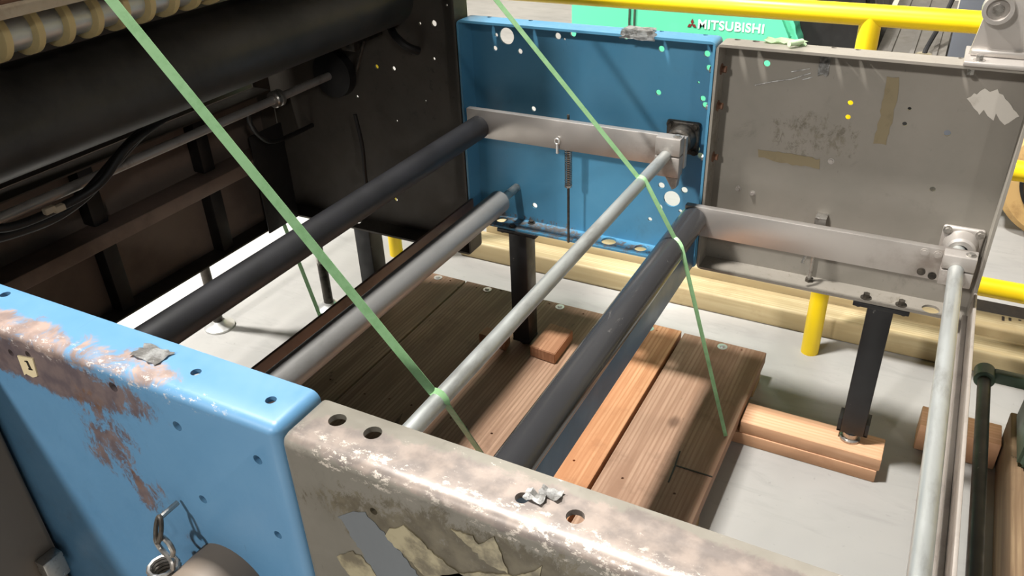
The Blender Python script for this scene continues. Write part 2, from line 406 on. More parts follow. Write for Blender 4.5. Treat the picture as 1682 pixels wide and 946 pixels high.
# ------------------------------------------------------------------ key measures (metres)
FY0, FY1 = 1.812, 1.882          # far side frames, flange edge to back
NY0, NY1 = 0.385, 0.447          # near side frames
ZB, ZT = 0.500, 1.075
SEAM = -0.461
LX = -1.135                      # left end of the blue section
RX = 0.166                       # right end of the grey section

# ------------------------------------------------------------------ room
bm = new_bm(); add_box(bm, -9, 7, -9, 8.0, -0.1, 0.0); struct(obj('floor', bm, M['floor']))
bm = new_bm(); add_box(bm, -9, 7, 7.0, 7.15, 0.0, 6.0); struct(obj('wall_back', bm, M['wall']))

# ------------------------------------------------------------------ left machine (dark)
DX0, DX1 = -1.90, LX-0.004
hl = [(764, 16, .0075), (714, 38, .0085), (691, 38, .004), (760, 90, .0075), (714, 96, .0045), (620, 109, .0065), (648, 112, .0065), (588, 158, .0045), (653, 198, .0035), (651, 327, .007), (735, 8, .003), (700, 165, .003)]
LM = thing('press_body', (-1.55, 1.2, 0.0), 'dark grey machine body with ribbed cross panel behind the long rollers', 'machine')
obj('side_wall', tray(DX0, DX1, FY0, FY1+0.004, 0.387, 1.82, '-y', holes=[yhole(a, b, 1.884, r) for a, b, r in hl] + [zhole(590, 366, 0.39, .010)]), M['dark_wall'], LM)
obj('side_wall', tray(DX0, DX1, NY0, NY1, 0.387, 1.82, '+y'), M['dark_wall'], LM)
bm = new_bm(); add_box(bm, -1.98, -1.20, 0.32, 1.93, 1.822, 1.95, 0.01); obj('shade_housing', bm, M['dark_wall'], LM)  # unseen housing, added and sized to keep the machine interior dark
bm = new_bm(); add_box(bm, -1.975, -1.965, 0.39, 1.88, 0.55, 1.82); obj('shade_back_panel', bm, M['dark_wall'], LM)  # added behind the cross panel to shut out light
# cross panel: plate, flanges, ribs, ledge
CXP = -1.885
bm = new_bm(); add_box(bm, CXP-0.006, CXP, NY1+.003, FY0-.003, 0.389, 0.818); cp = obj('cross_panel', bm, M['panel_brown'], LM)
for nm, z in (('flange', 0.389), ('flange', 0.812)):
    bm = new_bm(); add_box(bm, CXP, CXP+0.065, NY1+.003, FY0-.003, z, z+0.006, 0.002); obj(nm, bm, M['dark_wall'], cp)
for y in (0.78, 1.155, 1.53):
    for z0, z1 in ((0.395, 0.598), (0.652, 0.812)):
        bm = new_bm(); add_box(bm, CXP, CXP+0.045, y-0.022, y+0.022, z0, z1, 0.004); obj('rib', bm, M['black'], cp)
bm = new_bm(); add_box(bm, CXP, CXP+0.085, NY1+.003, FY0-.003, 0.606, 0.646, 0.004); obj('ledge', bm, M['ledge'], cp)
bm = new_bm(); add_box(bm, CXP+.0865, CXP+.092, 1.66, 1.80, 0.396, 0.72, 0.002); obj('corner_strip', bm, M['black'], LM)
# latch rod, handle and boss on the far wall
p = on(598, 66, 1, 1.80); q = on(586, 116, 1, 1.80)
bm = new_bm(); add_cyl(bm, p, q, 0.005, 12); add_cyl(bm, p, p+Vector((0, 0.078, 0)), 0.006, 12); obj('latch_rod', bm, M['dark_steel'], LM)
bm = new_bm(); add_tube(bm, smooth_path([on(642, 46, 1, 1.872), on(650, 60, 1, 1.845), on(668, 76, 1, 1.845), on(688, 84, 1, 1.872)]), 0.011, 10); obj('grab_handle', bm, M['black'], LM)
bm = new_bm(); add_box(bm, -1.54, -1.49, 1.83, 1.8755, 0.955, 1.01, 0.006); obj('wall_block', bm, M['dark_steel'], LM)
# legs of the left machine
def leg(parent, x, y, z0, z1, w=0.058, d=0.058, mat='black_paint', plate=True):
    bm = new_bm(); add_box(bm, x-w/2, x+w/2, y-d/2, y+d/2, z0, z1-0.008 if plate else z1, 0.004); l = obj('leg', bm, M[mat], parent)
    if plate:
        bm = new_bm(); add_box(bm, x-0.062, x+0.062, y-0.036, y+0.036, z1-0.012, z1-0.0005, 0.002); obj('mounting_plate', bm, M[mat], l)
        for sx in (-1, 1):
            hexbolt(l, (x+sx*0.05, y-0.022, z1-0.012), (0, 0, -1), 0.006, 0.006, mat=mat)
    return l
leg(LM, -1.555, 1.852, 0.0, 0.388, 0.062, 0.066, plate=False)
leg(LM, -1.555, 0.415, 0.0, 0.388, 0.062, 0.05, plate=False)
for (x, y) in ((-1.79, 1.862), (-2.07, 1.60)):
    bm = new_bm(); add_cyl(bm, (x, y, 0.02), (x, y, 0.19 if x > -2 else 0.60), 0.017, 20); fr = obj('levelling_rod', bm, M['dark_steel'], LM)
    if x > -2:
        bm = new_bm(); add_cyl(bm, (x, y, 0.19), (x, y, 0.389), 0.013, 20); obj('threaded_stud', bm, M['dark_steel'], fr)
        bm = new_bm(); add_cyl(bm, (x, y, 0.185), (x, y, 0.215), 0.018, 6); obj('lock_nut', bm, M['steel'], fr)
    bm = new_bm(); add_lathe(bm, [(0, .052), (.008, .052), (.018, .03), (.028, .022)], (x, y, 0.0), (0, 0, 1)); obj('foot_pad', bm, M['zinc'], fr)
bm = new_bm(); add_box(bm, -2.10, -1.89, 1.57, 1.63, 0.55, 0.62, 0.004); obj('foot_bracket', bm, M['black'], LM)

# big dark drum
DR = thing('drum_roller', (-1.33, 1.13, 1.134), 'huge dark drum roller below the ringed roller', 'roller')
bm = new_bm(); add_lathe(bm, [(0, .08), (.006, .085), (1.330, .085), (1.336, .08)], (-1.33, 0.462, 1.134), (0, 1, 0), 64); obj('drum_shell', bm, M['drum'], DR)
bm = new_bm(); add_cyl(bm, (-1.33, 0.449, 1.134), (-1.33, 1.878, 1.134), 0.025, 24); obj('journal', bm, M['dark_steel'], DR)
# thin shaft with collar and boss
SH = thing('drive_shaft', (-1.6, 1.13, 0.876), 'long thin steel shaft with clamp collar crossing the ribbed panel', 'shaft')
bm = new_bm(); add_cyl(bm, (-1.6, 0.45, 0.876), (-1.6, 1.83, 0.876), 0.0115, 20); obj('shaft', bm, M['alu_dull'], SH)
bm = new_bm(); add_lathe(bm, [(0, .03), (.012, .068), (.04, .070), (.045, .06)], (-1.6, 1.83, 0.876), (0, 1, 0), 40); obj('boss', bm, M['black'], SH)
bm = new_bm(); add_lathe(bm, [(0, .02), (.004, .023), (.013, .023), (.014, .019), (.018, .019), (.02, .023), (.03, .023), (.033, .02)], (-1.6, 1.59, 0.876), (0, 1, 0), 28); obj('collar', bm, M['steel'], SH)
# roller with cream rings
RR = thing('ringed_roller', (-1.25, 1.13, 1.283), 'pale metal roller carrying a row of cream rings', 'roller')
bm = new_bm(); add_cyl(bm, (-1.25, 0.452, 1.283), (-1.25, 1.808, 1.283), 0.030, 28); obj('roller_tube', bm, M['pipe'], RR)
bm = new_bm(); add_lathe(bm, [(0, .034), (.003, .04), (.015, .04), (.018, .034)], (0, 0, 0), (0, 1, 0), 32)
rm = bpy.data.meshes.new('ring'); bm.to_mesh(rm); bm.free(); finish(rm, M['cream'])
for k in range(24):
    o = bpy.data.objects.new('ring', rm); COL.objects.link(o); o.parent = RR; o.location = (0, 0.49+0.0525*k-1.13, 0)
    o.rotation_euler = (0, 0, 0.10)
TB = thing('guide_bar', (-1.18, 1.13, 1.318), 'tan painted bar with brown strip above the ringed roller', 'bar')
bm = new_bm(); add_box(bm, -1.193, -1.155, 0.451, 1.808, 1.318, 1.337, 0.002); obj('bar', bm, M['tan_bar'], TB)
bm = new_bm(); add_box(bm, -1.29, -1.158, 0.451, 1.808, 1.337, 1.343, 0.001); obj('top_strip', bm, M['brown'], TB)

# hoses
def hose(label, pts, r, n=8):
    bm = new_bm(); add_tube(bm, smooth_path(pts, n), r, 10)
    return lift(obj('hose', bm, M['hose'], None, 60), label, 'hose')
hose('thick black hose bundle sagging across the thin steel shaft', [on(-60, 400, 0, -1.60), on(10, 385, 0, -1.60), on(85, 358, 0, -1.60), on(140, 320, 0, -1.57), on(185, 270, 0, -1.56), on(222, 228, 0, -1.56), on(260, 195, 0, -1.62), on(300, 165, 0, -1.70)], 0.0125)
hose('second black hose twisted along the thick hose bundle', [on(-60, 375, 0, -1.57), on(20, 372, 0, -1.565), on(110, 335, 0, -1.56), on(165, 300, 0, -1.535), on(205, 245, 0, -1.525), on(240, 215, 0, -1.53), on(290, 180, 0, -1.62), on(330, 150, 0, -1.70)], 0.009)
hose('thin black cable looping down from the thin shaft to the ledge', [on(408, 178, 0, -1.60), on(410, 200, 0, -1.62), on(425, 222, 0, -1.68), on(450, 232, 0, -1.72), on(500, 212, 0, -1.74), on(545, 190, 0, -1.73), on(590, 190, 0, -1.66), on(620, 222, 0, -1.6)], 0.007)
hose('black cable hanging on the dark side wall beside the boss', [on(583, 188, 1, 1.80), on(595, 240, 1, 1.80), on(600, 290, 1, 1.80), on(606, 330, 1, 1.80)], 0.006)
for (a, b) in ((80, 344), (96, 341)):
    p = on(a, b, 0, -1.535); bm = new_bm(); add_box(bm, p.x-0.006, p.x+0.008, p.y-0.012, p.y+0.012, p.z-0.008, p.z+0.006, 0.003)
    lift(obj('hose_clip', bm, M['tan_bar']), 'small pale plastic clip on the thick hose bundle', 'clip', 'pale clips on the hose bundle')

# ------------------------------------------------------------------ far side frames
BF = thing('frame_section', (-0.8, 1.85, ZB), 'dark blue sheet metal side frame drilled with many round holes', 'side frame')
yh = [(812, 33, .0075), (853.6, 37.6, .0065), (833, 59, .0215), (816, 57, .005), (814, 79, .0065), (855, 84, .007), (917, 59, .0085), (942, 54.5, .0085),
      (1029, 60.6, .006), (1087, 80, .0075), (1162, 88, .0075), (1165, 111, .007), (1082, 151.6, .007), (1155, 161.5, .007), (1159, 172, .0075),
      (877, 178.4, .007), (1087, 304, .0085), (1124.6, 311.6, .0085), (1104, 326, .022), (1071, 317, .006), (1083.6, 339.7, .0085), (1068, 359.5, .006), (1147, 244, .0055), (1151, 255, .008), (1118, 346, .005), (879, 337, .008), (928, 64, .003), (1148, 135, .003)]
zt = [(817, 24, .006), (881, 31, .006), (1037, 45, .006), (1092, 50, .0055), (1162, 57, .0055)]
zb = [(825, 362, .017), (1009.5, 386.6, .021), (1052, 409, .017)]
bm = tray(LX, SEAM-.001, FY0, FY1, ZB, ZT, '-y', holes=[yhole(a, b, 1.879, r) for a, b, r in yh]+[zhole(a, b, ZT-.003, r) for a, b, r in zt]+[zhole(a, b, ZB+.003, r) for a, b, r in zb])
obj('tray_panel', bm, M['blue_far'], BF)
for px, py in ((1047, 0),):
    pass
def crumple(name, mat, parent, c, sx, sy, n=6, amp=0.006, seed=1, normal='z'):
    """small crumpled film patch"""
    rnd = random.Random(seed); bm = new_bm(); g = []
    for i in range(n+1):
        row = []
        for j in range(n+1):
            x = (i/n-.5)*sx*(1+rnd.uniform(-.1, .1)); y = (j/n-.5)*sy*(1+rnd.uniform(-.15, .15)); z = rnd.uniform(0, amp)
            row.append(bm.verts.new(Vector(c)+(Vector((x, y, z)) if normal == 'z' else Vector((x, -z, y)))))
        g.append(row)
    for i in range(n):
        for j in range(n): bm.faces.new((g[i][j], g[i+1][j], g[i+1][j+1], g[i][j+1]))
    r = bmesh.ops.solidify(bm, geom=bm.faces[:], thickness=0.0006)
    return obj(name, bm, M[mat], parent, 20)
p = on(1050, 49, 2, ZT); crumple('tape_scrap', 'tape_clear', BF, (p.x, p.y, ZT+.0008), 0.075, 0.045, 8, 0.002, 3)
p = on(1048, 57, 1, FY0-0.002); crumple('tape_scrap', 'tape_clear', BF, (p.x, FY0-0.002, p.z), 0.085, 0.022, 8, 0.002, 5, 'y')
leg(BF, -0.983, 1.845, 0.122, ZB)
bm = new_bm(); add_box(bm, -1.012, -0.954, 1.816, 1.874, 0.114, 0.1235, 0.002); lg = obj('foot_plate', bm, M['black_paint'], BF)
bm = new_bm(); add_cyl(bm, (-0.983, 1.845, 0.100), (-0.983, 1.845, 0.115), 0.018, 6); obj('levelling_bolt', bm, M['dark_steel'], BF)
for (a, b) in ((905, 352), (842, 372), (873, 366)):
    p = on(a, b, 2, ZB+.006); 
    if FY0 < p.y < FY1-.01: hexbolt(BF, (p.x, p.y, ZB+.006), (0, 0, 1), 0.007, 0.007, mat='dark_steel')
for (a, b) in ((1166, 112), (1160, 173), (1151, 256)):
    p = on(a, b, 1, 1.86); hexbolt(BF, (SEAM-0.007, 1.85, p.z), (-1, 0, 0), 0.008, 0.012)

GF = thing('frame_section', (-0.15, 1.85, ZB), 'stained grey sheet metal side frame carrying a torn white sticker', 'side frame')
yh = [(1260, 104, .0075), (1397, 168.6, .006), (1393, 192, .006), (1494, 178, .004), (1486, 203, .005), (1556, 218, .007), (1532, 310, .006)]
zt = [(1214, 65, .007), (1243, 69, .008), (1371, 79, .006), (1410, 83, .006), (1578, 98, .005), (1300, 72, .003)]
zb = [(1527, 517, .019)]
bm = tray(SEAM+.001, RX, FY0, FY1, ZB, ZT-.004, '-y', holes=[yhole(a, b, 1.879, r) for a, b, r in yh]+[zhole(a, b, ZT-.007, r) for a, b, r in zt]+[zhole(a, b, ZB+.003, r) for a, b, r in zb])
obj('tray_panel', bm, M['grey_far'], GF)
leg(GF, -0.016, 1.845, 0.100, ZB)
bm = new_bm(); add_box(bm, -0.054, 0.022, 1.822, 1.876, 0.098, 0.106, 0.002); add_box(bm, -0.054, -0.0455, 1.822, 1.87, 0.1, 0.14); add_box(bm, 0.0135, 0.022, 1.822, 1.87, 0.1, 0.14); obj('foot_plate', bm, M['black_paint'], GF)
bm = new_bm(); add_lathe(bm, [(0, .026), (.006, .026), (.008, .019), (.023, .019)], (-0.018, 1.832, 0.0765), (0, 0, 1), 24); obj('levelling_bolt', bm, M['steel'], GF)
for (a, b) in ((1421, 494), (1478.6, 507.6)):
    p = on(a, b, 2, ZB+.006); hexbolt(GF, (p.x, min(max(p.y, FY0+.015), FY1-.02), ZB+.006), (0, 0, 1), 0.008, 0.012, mat='dark_steel')
for (a, b) in ((1212, 310), (1236, 318), (1365, 265)):
    p = on(a, b, 1, 1.874); hexbolt(GF, (p.x, 1.876, p.z), (0, -1, 0), 0.0045, 0.005, mat='alu_dull')
for (a, b) in ((1180, 113), (1175, 173), (1168, 257)):
    p = on(a, b, 1, 1.85); hexbolt(GF, (SEAM+0.007, 1.85, p.z), (1, 0, 0), 0.008, 0.012, mat='brown')
p = on(1596, 112, 1, 1.83); hexbolt(GF, (p.x, 1.838, ZT-.0105), (0, 0, -1), 0.007, 0.016)
def patch(name, mat, parent, pxs, y, d=-0.0012):
    """flat scrap stuck on a plate facing -y"""
    rj = random.Random(len(pxs)*31+int(pxs[0][0])); q = []
    for (a, b), (c_, d_) in zip(pxs, pxs[1:]+pxs[:1]):
        n = 1 if name == 'number_tag' else max(1, int(math.hypot(c_-a, d_-b)/7))
        for k in range(n):
            j = 0 if n == 1 else 1.8
            q.append((a+(c_-a)*k/n+rj.uniform(-j, j), b+(d_-b)*k/n+rj.uniform(-j, j)))
    bm = new_bm(); pts = [(on(a, b, 1, y).x, on(a, b, 1, y).z) for a, b in q]
    add_prism(bm, pts, 'y', y+d, y+0.0006); return obj(name, bm, M[mat], parent)
PY = 1.876
patch('sticker', 'paper', GF, [(1589, 163), (1600, 153), (1606, 156), (1618, 145), (1626, 151), (1638, 146), (1674, 190), (1650, 205), (1642, 197), (1636, 186), (1632, 198), (1622, 190), (1616, 180), (1610, 189), (1600, 178)], PY)
patch('tape_strip', 'tape_stain', GF, [(1458, 127), (1478, 126), (1476, 150), (1466, 196), (1455, 238), (1434, 234), (1446, 190)], PY)
patch('tape_strip', 'tape_stain', GF, [(1244, 245), (1300, 252), (1348, 262), (1346, 276), (1300, 270), (1246, 258)], PY)
crumple('tape_scrap', 'tape_clear', GF, tuple(on(1354, 108, 1, PY-.002)), 0.022, 0.042, 6, 0.004, 8, 'y')
for pts in ([(1240, 140), (1270, 134), (1300, 130), (1332, 120)], [(1318, 131), (1334, 127)], [(1300, 118), (1330, 113)]):
    bm = new_bm(); add_tube(bm, [on(a, b, 1, PY-.001) for a, b in pts], 0.0011, 6); obj('thread', bm, M['tape_clear'], GF)
p = on(1290, 70, 2, ZT-.003); crumple('tape_scrap', 'tape_green', GF, (p.x, p.y, ZT-.003), 0.09, 0.035, 6, 0.007, 11)
bm = new_bm(); a_ = on(1296, 72, 2, ZT+.006); b_ = on(1318, 68, 2, ZT+.006); add_cyl(bm, a_, b_, 0.006, 12); obj('tape_roll', bm, M['tape_green'], GF)
# clip standing behind the second arm
p = on(1349, 362, 1, 1.865)
bm = new_bm(); add_box(bm, p.x-.013, p.x+.013, 1.845, 1.849, 0.64, p.z+.012, 0.001); add_box(bm, p.x-.013, p.x+.013, 1.845, 1.877, p.z+.010, p.z+.014, 0.001); obj('spring_clip', bm, M['steel'], GF)

# bearing bracket on top of the grey frame
BB = thing('bearing_bracket', (0.13, 1.86, ZT-.004), 'cast aluminium bracket with round hub bolted on top of the grey frame', 'bracket')
zb_ = ZT-.0035
bm = new_bm(); add_box(bm, 0.028, 0.168, 1.806, 1.93, zb_, zb_+.010, 0.002); obj('base_plate', bm, M['alu_dull'], BB)
bm = new_bm(); add_prism(bm, [(0.034, zb_+.0102), (0.164, zb_+.0102), (0.162, 1.20), (0.15, 1.225), (0.06, 1.225), (0.052, 1.20)], 'y', 1.862, 1.88); up = obj('upright', bm, M['alu_dull'], BB)
bm = new_bm(); add_box(bm, 0.036, 0.165, 1.848, 1.862, zb_+.0102, zb_+.024, 0.004); obj('rib', bm, M['alu_dull'], BB)
p = on(1640, 14, 1, 1.85)
bm = new_bm(); add_lathe(bm, [(.010, .012), (.010, .0185), (0, .020), (0, .027), (.003, .028), (.03, .028)], (p.x, 1.833, p.z), (0, 1, 0), 32); hb = obj('hub', bm, M['alu'], BB)
bm = new_bm(); add_cyl(bm, (p.x, 1.837, p.z), (p.x, 1.8435, p.z), .011, 6); obj('bolt_head', bm, M['steel'], hb)
p = on(1610, 86, 2, zb_+.01); hexbolt(BB, (p.x, 1.822, zb_+.010), (0, 0, 1), 0.007, 0.01)

# ------------------------------------------------------------------ near side frames
BN = thing('frame_section', (-0.8, 0.416, ZB), 'light blue side frame with rust patches and worn top edge', 'side frame')
yh = [(190, 633, .006), (295, 697, .006), (427, 752, .0055), (337, 817, .0055), (460, 875, .005), (50, 580, .0045), (22, 577, .0045)]
zt = [(10, 487, .006), (323, 615, .0055), (446, 661, .0055)]
bm = tray(LX, SEAM-.001, NY0, NY1, ZB, ZT, '+y', r=.011, holes=[yhole(a, b, NY0+.003, r) for a, b, r in yh]+[zhole(a, b, ZT-.003, r) for a, b, r in zt])
obj('tray_panel', bm, M['blue_near'], BN)
leg(BN, -0.983, 0.416, 0.122, ZB); leg_y = 0.416
bm = new_bm(); add_lathe(bm, [(0, .026), (.006, .026), (.008, .016), (.124, .016)], (-0.983, 0.416, 0.0), (0, 0, 1), 24); obj('levelling_bolt', bm, M['steel'], BN)
p = on(250, 583, 2, ZT); crumple('tape_scrap', 'tape_clear', BN, (p.x, p.y, ZT+.0006), 0.04, 0.024, 7, 0.0025, 21)
# cream tag with a printed numeral one
def P3(a, b, y=NY0-.0012): return on(a, b, 1, y)
tg = patch('number_tag', 'tag', BN, [(30, 583), (55, 588), (63, 617), (56, 619), (45, 613), (42, 615)], NY0, -0.0015)
l0 = parent_world(tg)
for pts in ([(43, 592), (46, 592.7), (53, 607), (50, 606.3)], [(41, 592), (46, 593), (46.6, 594.4), (41.6, 593.4)], [(47.4, 604.4), (53.4, 605.8), (54.2, 607.8), (48.2, 606.4)]):
    bm = new_bm(); add_prism(bm, [(P3(a, b).x, P3(a, b).z) for a, b in pts], 'y', NY0-.0022, NY0-.0014); obj('numeral', bm, M['ink'], BN)

GN = thing('frame_section', (-0.15, 0.416, ZB), 'scuffed bare steel side frame with peeling tan tape remnants', 'side frame')
yh = [(617, 836, .004), (1172, 940, .004)]
zt = [(555, 694, .0085), (613, 715, .0085), (858, 822, .006), (945, 853, .0075)]
bm = tray(SEAM+.001, RX+.25, NY0-.002, NY1-.004, ZB, ZT-.003, '+y', r=.012, holes=[yhole(a, b, NY0+.001, r) for a, b, r in yh]+[zhole(a, b, ZT-.006, r) for a, b, r in zt])
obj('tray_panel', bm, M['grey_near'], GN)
leg(GN, -0.016, 0.414, 0.122, ZB)
bm = new_bm(); add_lathe(bm, [(0, .026), (.006, .026), (.008, .016), (.124, .016)], (-0.016, 0.414, 0.0), (0, 0, 1), 24); obj('levelling_bolt', bm, M['steel'], GN)
NYG = NY0-.002
patch('paint_band', 'tape_grey', GN, [(556, 848), (580, 838), (600, 842), (650, 895), (700, 960), (628, 960), (600, 915)], NYG, -0.0006)
patch('tape_remnant', 'tape_tan', GN, [(632, 880), (640, 868), (665, 862), (690, 884), (720, 915), (762, 946), (700, 950), (668, 912)], NYG, -0.001)
patch('tape_remnant', 'tape_tan', GN, [(554, 914), (580, 902), (604, 924), (630, 960), (585, 960)], NYG, -0.001)
patch('tape_remnant', 'tape_tan', GN, [(742, 868), (776, 880), (788, 892), (812, 880), (836, 940), (800, 925)], NYG, -0.001)
patch('tape_remnant', 'tape_tan', GN, [(720, 945), (790, 938), (850, 946), (890, 930), (885, 975), (720, 975)], NYG, -0.001)
for (a, b, s) in ((878, 818, 31), (905, 812, 32)):
    p = on(a, b, 2, ZT-.003); crumple('tape_scrap', 'tape_clear', GN, (p.x, p.y, ZT-.0027), 0.018, 0.012, 4, 0.004, s)

# sleeve and spring on the outside of the blue frame
SL = thing('sleeve_pulley', (-0.585, 0.36, 0.80), 'grey tan sleeve standing out of the light blue side frame', 'pulley')
bm = new_bm(); add_lathe(bm, [(0, .052), (.062, .052)], (-0.585, NY0-.062, 0.812), (0, 1, 0), 40)
bm = cut(bm, [((-0.585, NY0-.08, 0.812), (-0.585, NY0-.008, 0.812), .045)]); obj('sleeve', bm, M['cabinet'], SL)
bm = new_bm(); add_cyl(bm, (-0.585, NY0-.07, 0.812), (-0.585, NY0-.0085, 0.812), .016, 20); obj('axle', bm, M['zinc'], SL)
SP = thing('tension_spring', (-0.66, 0.34, 0.62), 'coiled tension spring with hook end beside the sleeve', 'spring')
sc = on(272, 940, 1, 0.345)
bm = new_bm(); add_tube(bm, helix((sc.x, sc.y), 0.0155, sc.z-0.14, sc.z+0.012, 30, 12), 0.0026, 6); obj('coil', bm, M['steel'], SP)
hk = [Vector((sc.x+.0155, sc.y, sc.z+.012)), Vector((sc.x+.012, sc.y+.004, sc.z+.022)), Vector((sc.x-.003, sc.y+.006, sc.z+.030)), Vector((sc.x-.006, sc.y+.006, sc.z+.042)), Vector((sc.x+.002, sc.y+.006, sc.z+.053)), Vector((sc.x+.014, sc.y+.006, sc.z+.050)), Vector((sc.x+.018, sc.y+.006, sc.z+.038)), Vector((sc.x+.014, sc.y+.006, sc.z+.028))]
bm = new_bm(); add_tube(bm, smooth_path(hk, 6), 0.003, 8); obj('hook', bm, M['steel'], SP)
e0 = Vector((sc.x+.006, sc.y+.006, sc.z+.056))
bm = new_bm(); add_tube(bm, [e0+Vector((0.004*math.cos(a), 0.006*math.sin(a), 0.014*math.sin(a)+.008)) for a in [2*PI*k/20 for k in range(21)]], 0.0025, 8); obj('link', bm, M['dark_steel'], SP)
bm = new_bm(); add_tube(bm, [e0+Vector((0, 0.004, 0.020)), e0+Vector((0, 0.03, 0.020))], 0.003, 8); obj('anchor_pin', bm, M['steel'], SP)

# side cabinet at the left
bm = new_bm(); add_box(bm, -1.7, -0.945, -0.30, NY0-.006, 0.0, 1.09, 0.008, 3); cab = lift(obj('side_cabinet', bm, M['cabinet']), 'brown grey cabinet edge standing against the light blue frame', 'cabinet')
p = on(64, 905, 1, 0.365)
bm = new_bm(); add_box(bm, -0.944, -0.925, 0.345, 0.375, p.z-.03, p.z+.012, 0.003); lift(obj('door_catch', bm, M['steel']), 'small bright steel catch on the brown grey cabinet', 'catch')

# ------------------------------------------------------------------ cross members
def crossbar(name, label, mat, boxes):
    bm = new_bm()
    for b in boxes: add_box(bm, *b, 0.002)
    return lift(obj(name, bm, M[mat]), label, 'crossmember')
ya, yb = NY1+.001, FY0-.001
crossbar('crossmember', 'brown flat cross plate running beside the grey roller', 'cross_brown', [(-1.126, -1.118, ya, yb, 0.500, 0.578), (-1.118, -1.09, ya, yb, 0.500, 0.506)])
crossbar('crossmember', 'blue cross plate running below the glossy black roller', 'cross_blue', [(-0.476, -0.468, ya, yb, 0.505, 0.590), (-0.51, -0.476, ya, yb, 0.505, 0.511)])
crossbar('crossmember', 'pale steel angle crossmember beside the outermost galvanised pipe', 'cross_grey', [(0.160, 0.167, ya, yb, 0.500, 0.582), (0.115, 0.160, ya, yb, 0.500, 0.506), (0.150, 0.160, ya, yb, 0.506, 0.522)])

# ------------------------------------------------------------------ rollers and pipes
def roller(label, x, z, r, y0, y1, mat, shaft=0.012, y0s=None, y1s=None):
    o = thing('roller', (x, (y0+y1)/2, z), label, 'roller')
    bm = new_bm(); add_lathe(bm, [(0, r-.004), (.004, r), (y1-y0-.004, r), (y1-y0, r-.004)], (x, y0, z), (0, 1, 0), 48); obj('roller_tube', bm, M[mat], o)
    for a, b in ((y0s, y0), (y1, y1s)):
        bm = new_bm(); add_cyl(bm, (x, a, z), (x, b, z), shaft, 20); obj('journal', bm, M['steel'], o)
    return o
AY0, AY1 = 1.768, 1.786     # far arm faces
BY0, BY1 = 0.472, 0.490     # near arm faces
roller('matte black roller joined to the upper aluminium arm', -1.057, 0.815, 0.0305, BY1+.002, AY0-.002, 'roller_black', 0.011, BY1+.0003, AY0-.0003)
roller('smooth grey roller lying between matte black roller and thin pipe', -1.010, 0.605, 0.0315, BY1+.002, 1.775, 'roller_grey', 0.012, NY0+.008, FY1-.008)
roller('glossy dark roller with scuffed patches at the lower aluminium arm', -0.467, 0.660, 0.0328, BY1+.002, AY0-.002, 'roller_gloss', 0.011, BY1+.0003, AY0-.0003)

def pipe(label, x, z, r):
    bm = new_bm(); add_cyl(bm, (x, 0.43, z), (x, 1.842, z), r, 32)
    return lift(obj('pipe', bm, M['pipe']), label, 'pipe')
pipe('galvanised pipe wrapped by two green straps above the pallet', -0.537, 0.824, 0.0137)
pipe('galvanised pipe clamped beside the pale steel angle crossmember', 0.109, 0.665, 0.0150)

def arm(label, x0, x1, z0, z1, y0, y1, px, pz, r, cx0, cx1, cz0, cz1, front):
    o = thing('swing_arm', ((x0+x1)/2, (y0+y1)/2, z0), label, 'swing arm')
    bm = new_bm(); add_box(bm, x0, x1, y0, y1, z0, z1, 0.0015)
    obj('bar', bm, M['alu'], o)
    d = -1 if front else 1
    ya_, yb_ = (y0-0.034, y0-0.0005) if front else (y1+.0005, y1+.014)
    for zz0, zz1, tp in ((cz0, pz-.0015, True), (pz+.0015, cz1, False)):
        bm = new_bm(); add_box(bm, cx0, cx1, ya_, yb_, zz0, zz1, 0.002)
        bm = cut(bm, [((px, ya_-.05, pz), (px, yb_+.05, pz), r+.0004)]); obj('clamp_half', bm, M['alu_dull'], o)
    hexbolt(o, (cx1-.013, (ya_+yb_)/2, cz1), (0, 0, 1), 0.0065, 0.005)
    return o
A1 = arm('upper aluminium arm holding a spring in front of the blue plate', -1.095, -0.500, 0.785, 0.861, AY0, AY1, -0.537, 0.824, 0.0137, -0.563, -0.503, 0.772, 0.868, True)
A2 = arm('lower aluminium arm with hooked bolt in front of the grey plate', -0.490, 0.145, 0.617, 0.693, AY0, AY1, 0.109, 0.665, 0.0150, 0.080, 0.143, 0.628, 0.699, True)
A3 = arm('flat arm behind the light blue near frame', -1.095, -0.500, 0.785, 0.861, BY0, BY1, -0.537, 0.824, 0.0137, -0.563, -0.503, 0.772, 0.868, False)
A4 = arm('flat arm behind the worn steel near frame', -0.490, 0.145, 0.617, 0.693, BY0, BY1, 0.109, 0.665, 0.0150, 0.080, 0.143, 0.628, 0.699, False)
# tapered tail of the upper clamp
bm = new_bm(); add_prism(bm, [(-0.534, 0.7715), (-0.504, 0.7715), (-0.507, 0.748), (-0.516, 0.742)], 'y', AY0-.033, AY0-.012); obj('clamp_tail', bm, M['alu_dull'], A1)
for (a, b) in ((1519, 414), (1541, 418), (1513, 446), (1531, 453)):
    p = on(a, b, 1, AY0); hexbolt(A2, (p.x, AY0, p.z), (0, -1, 0), 0.0055, 0.003, mat='dark_steel' if b > 430 else 'alu_dull')

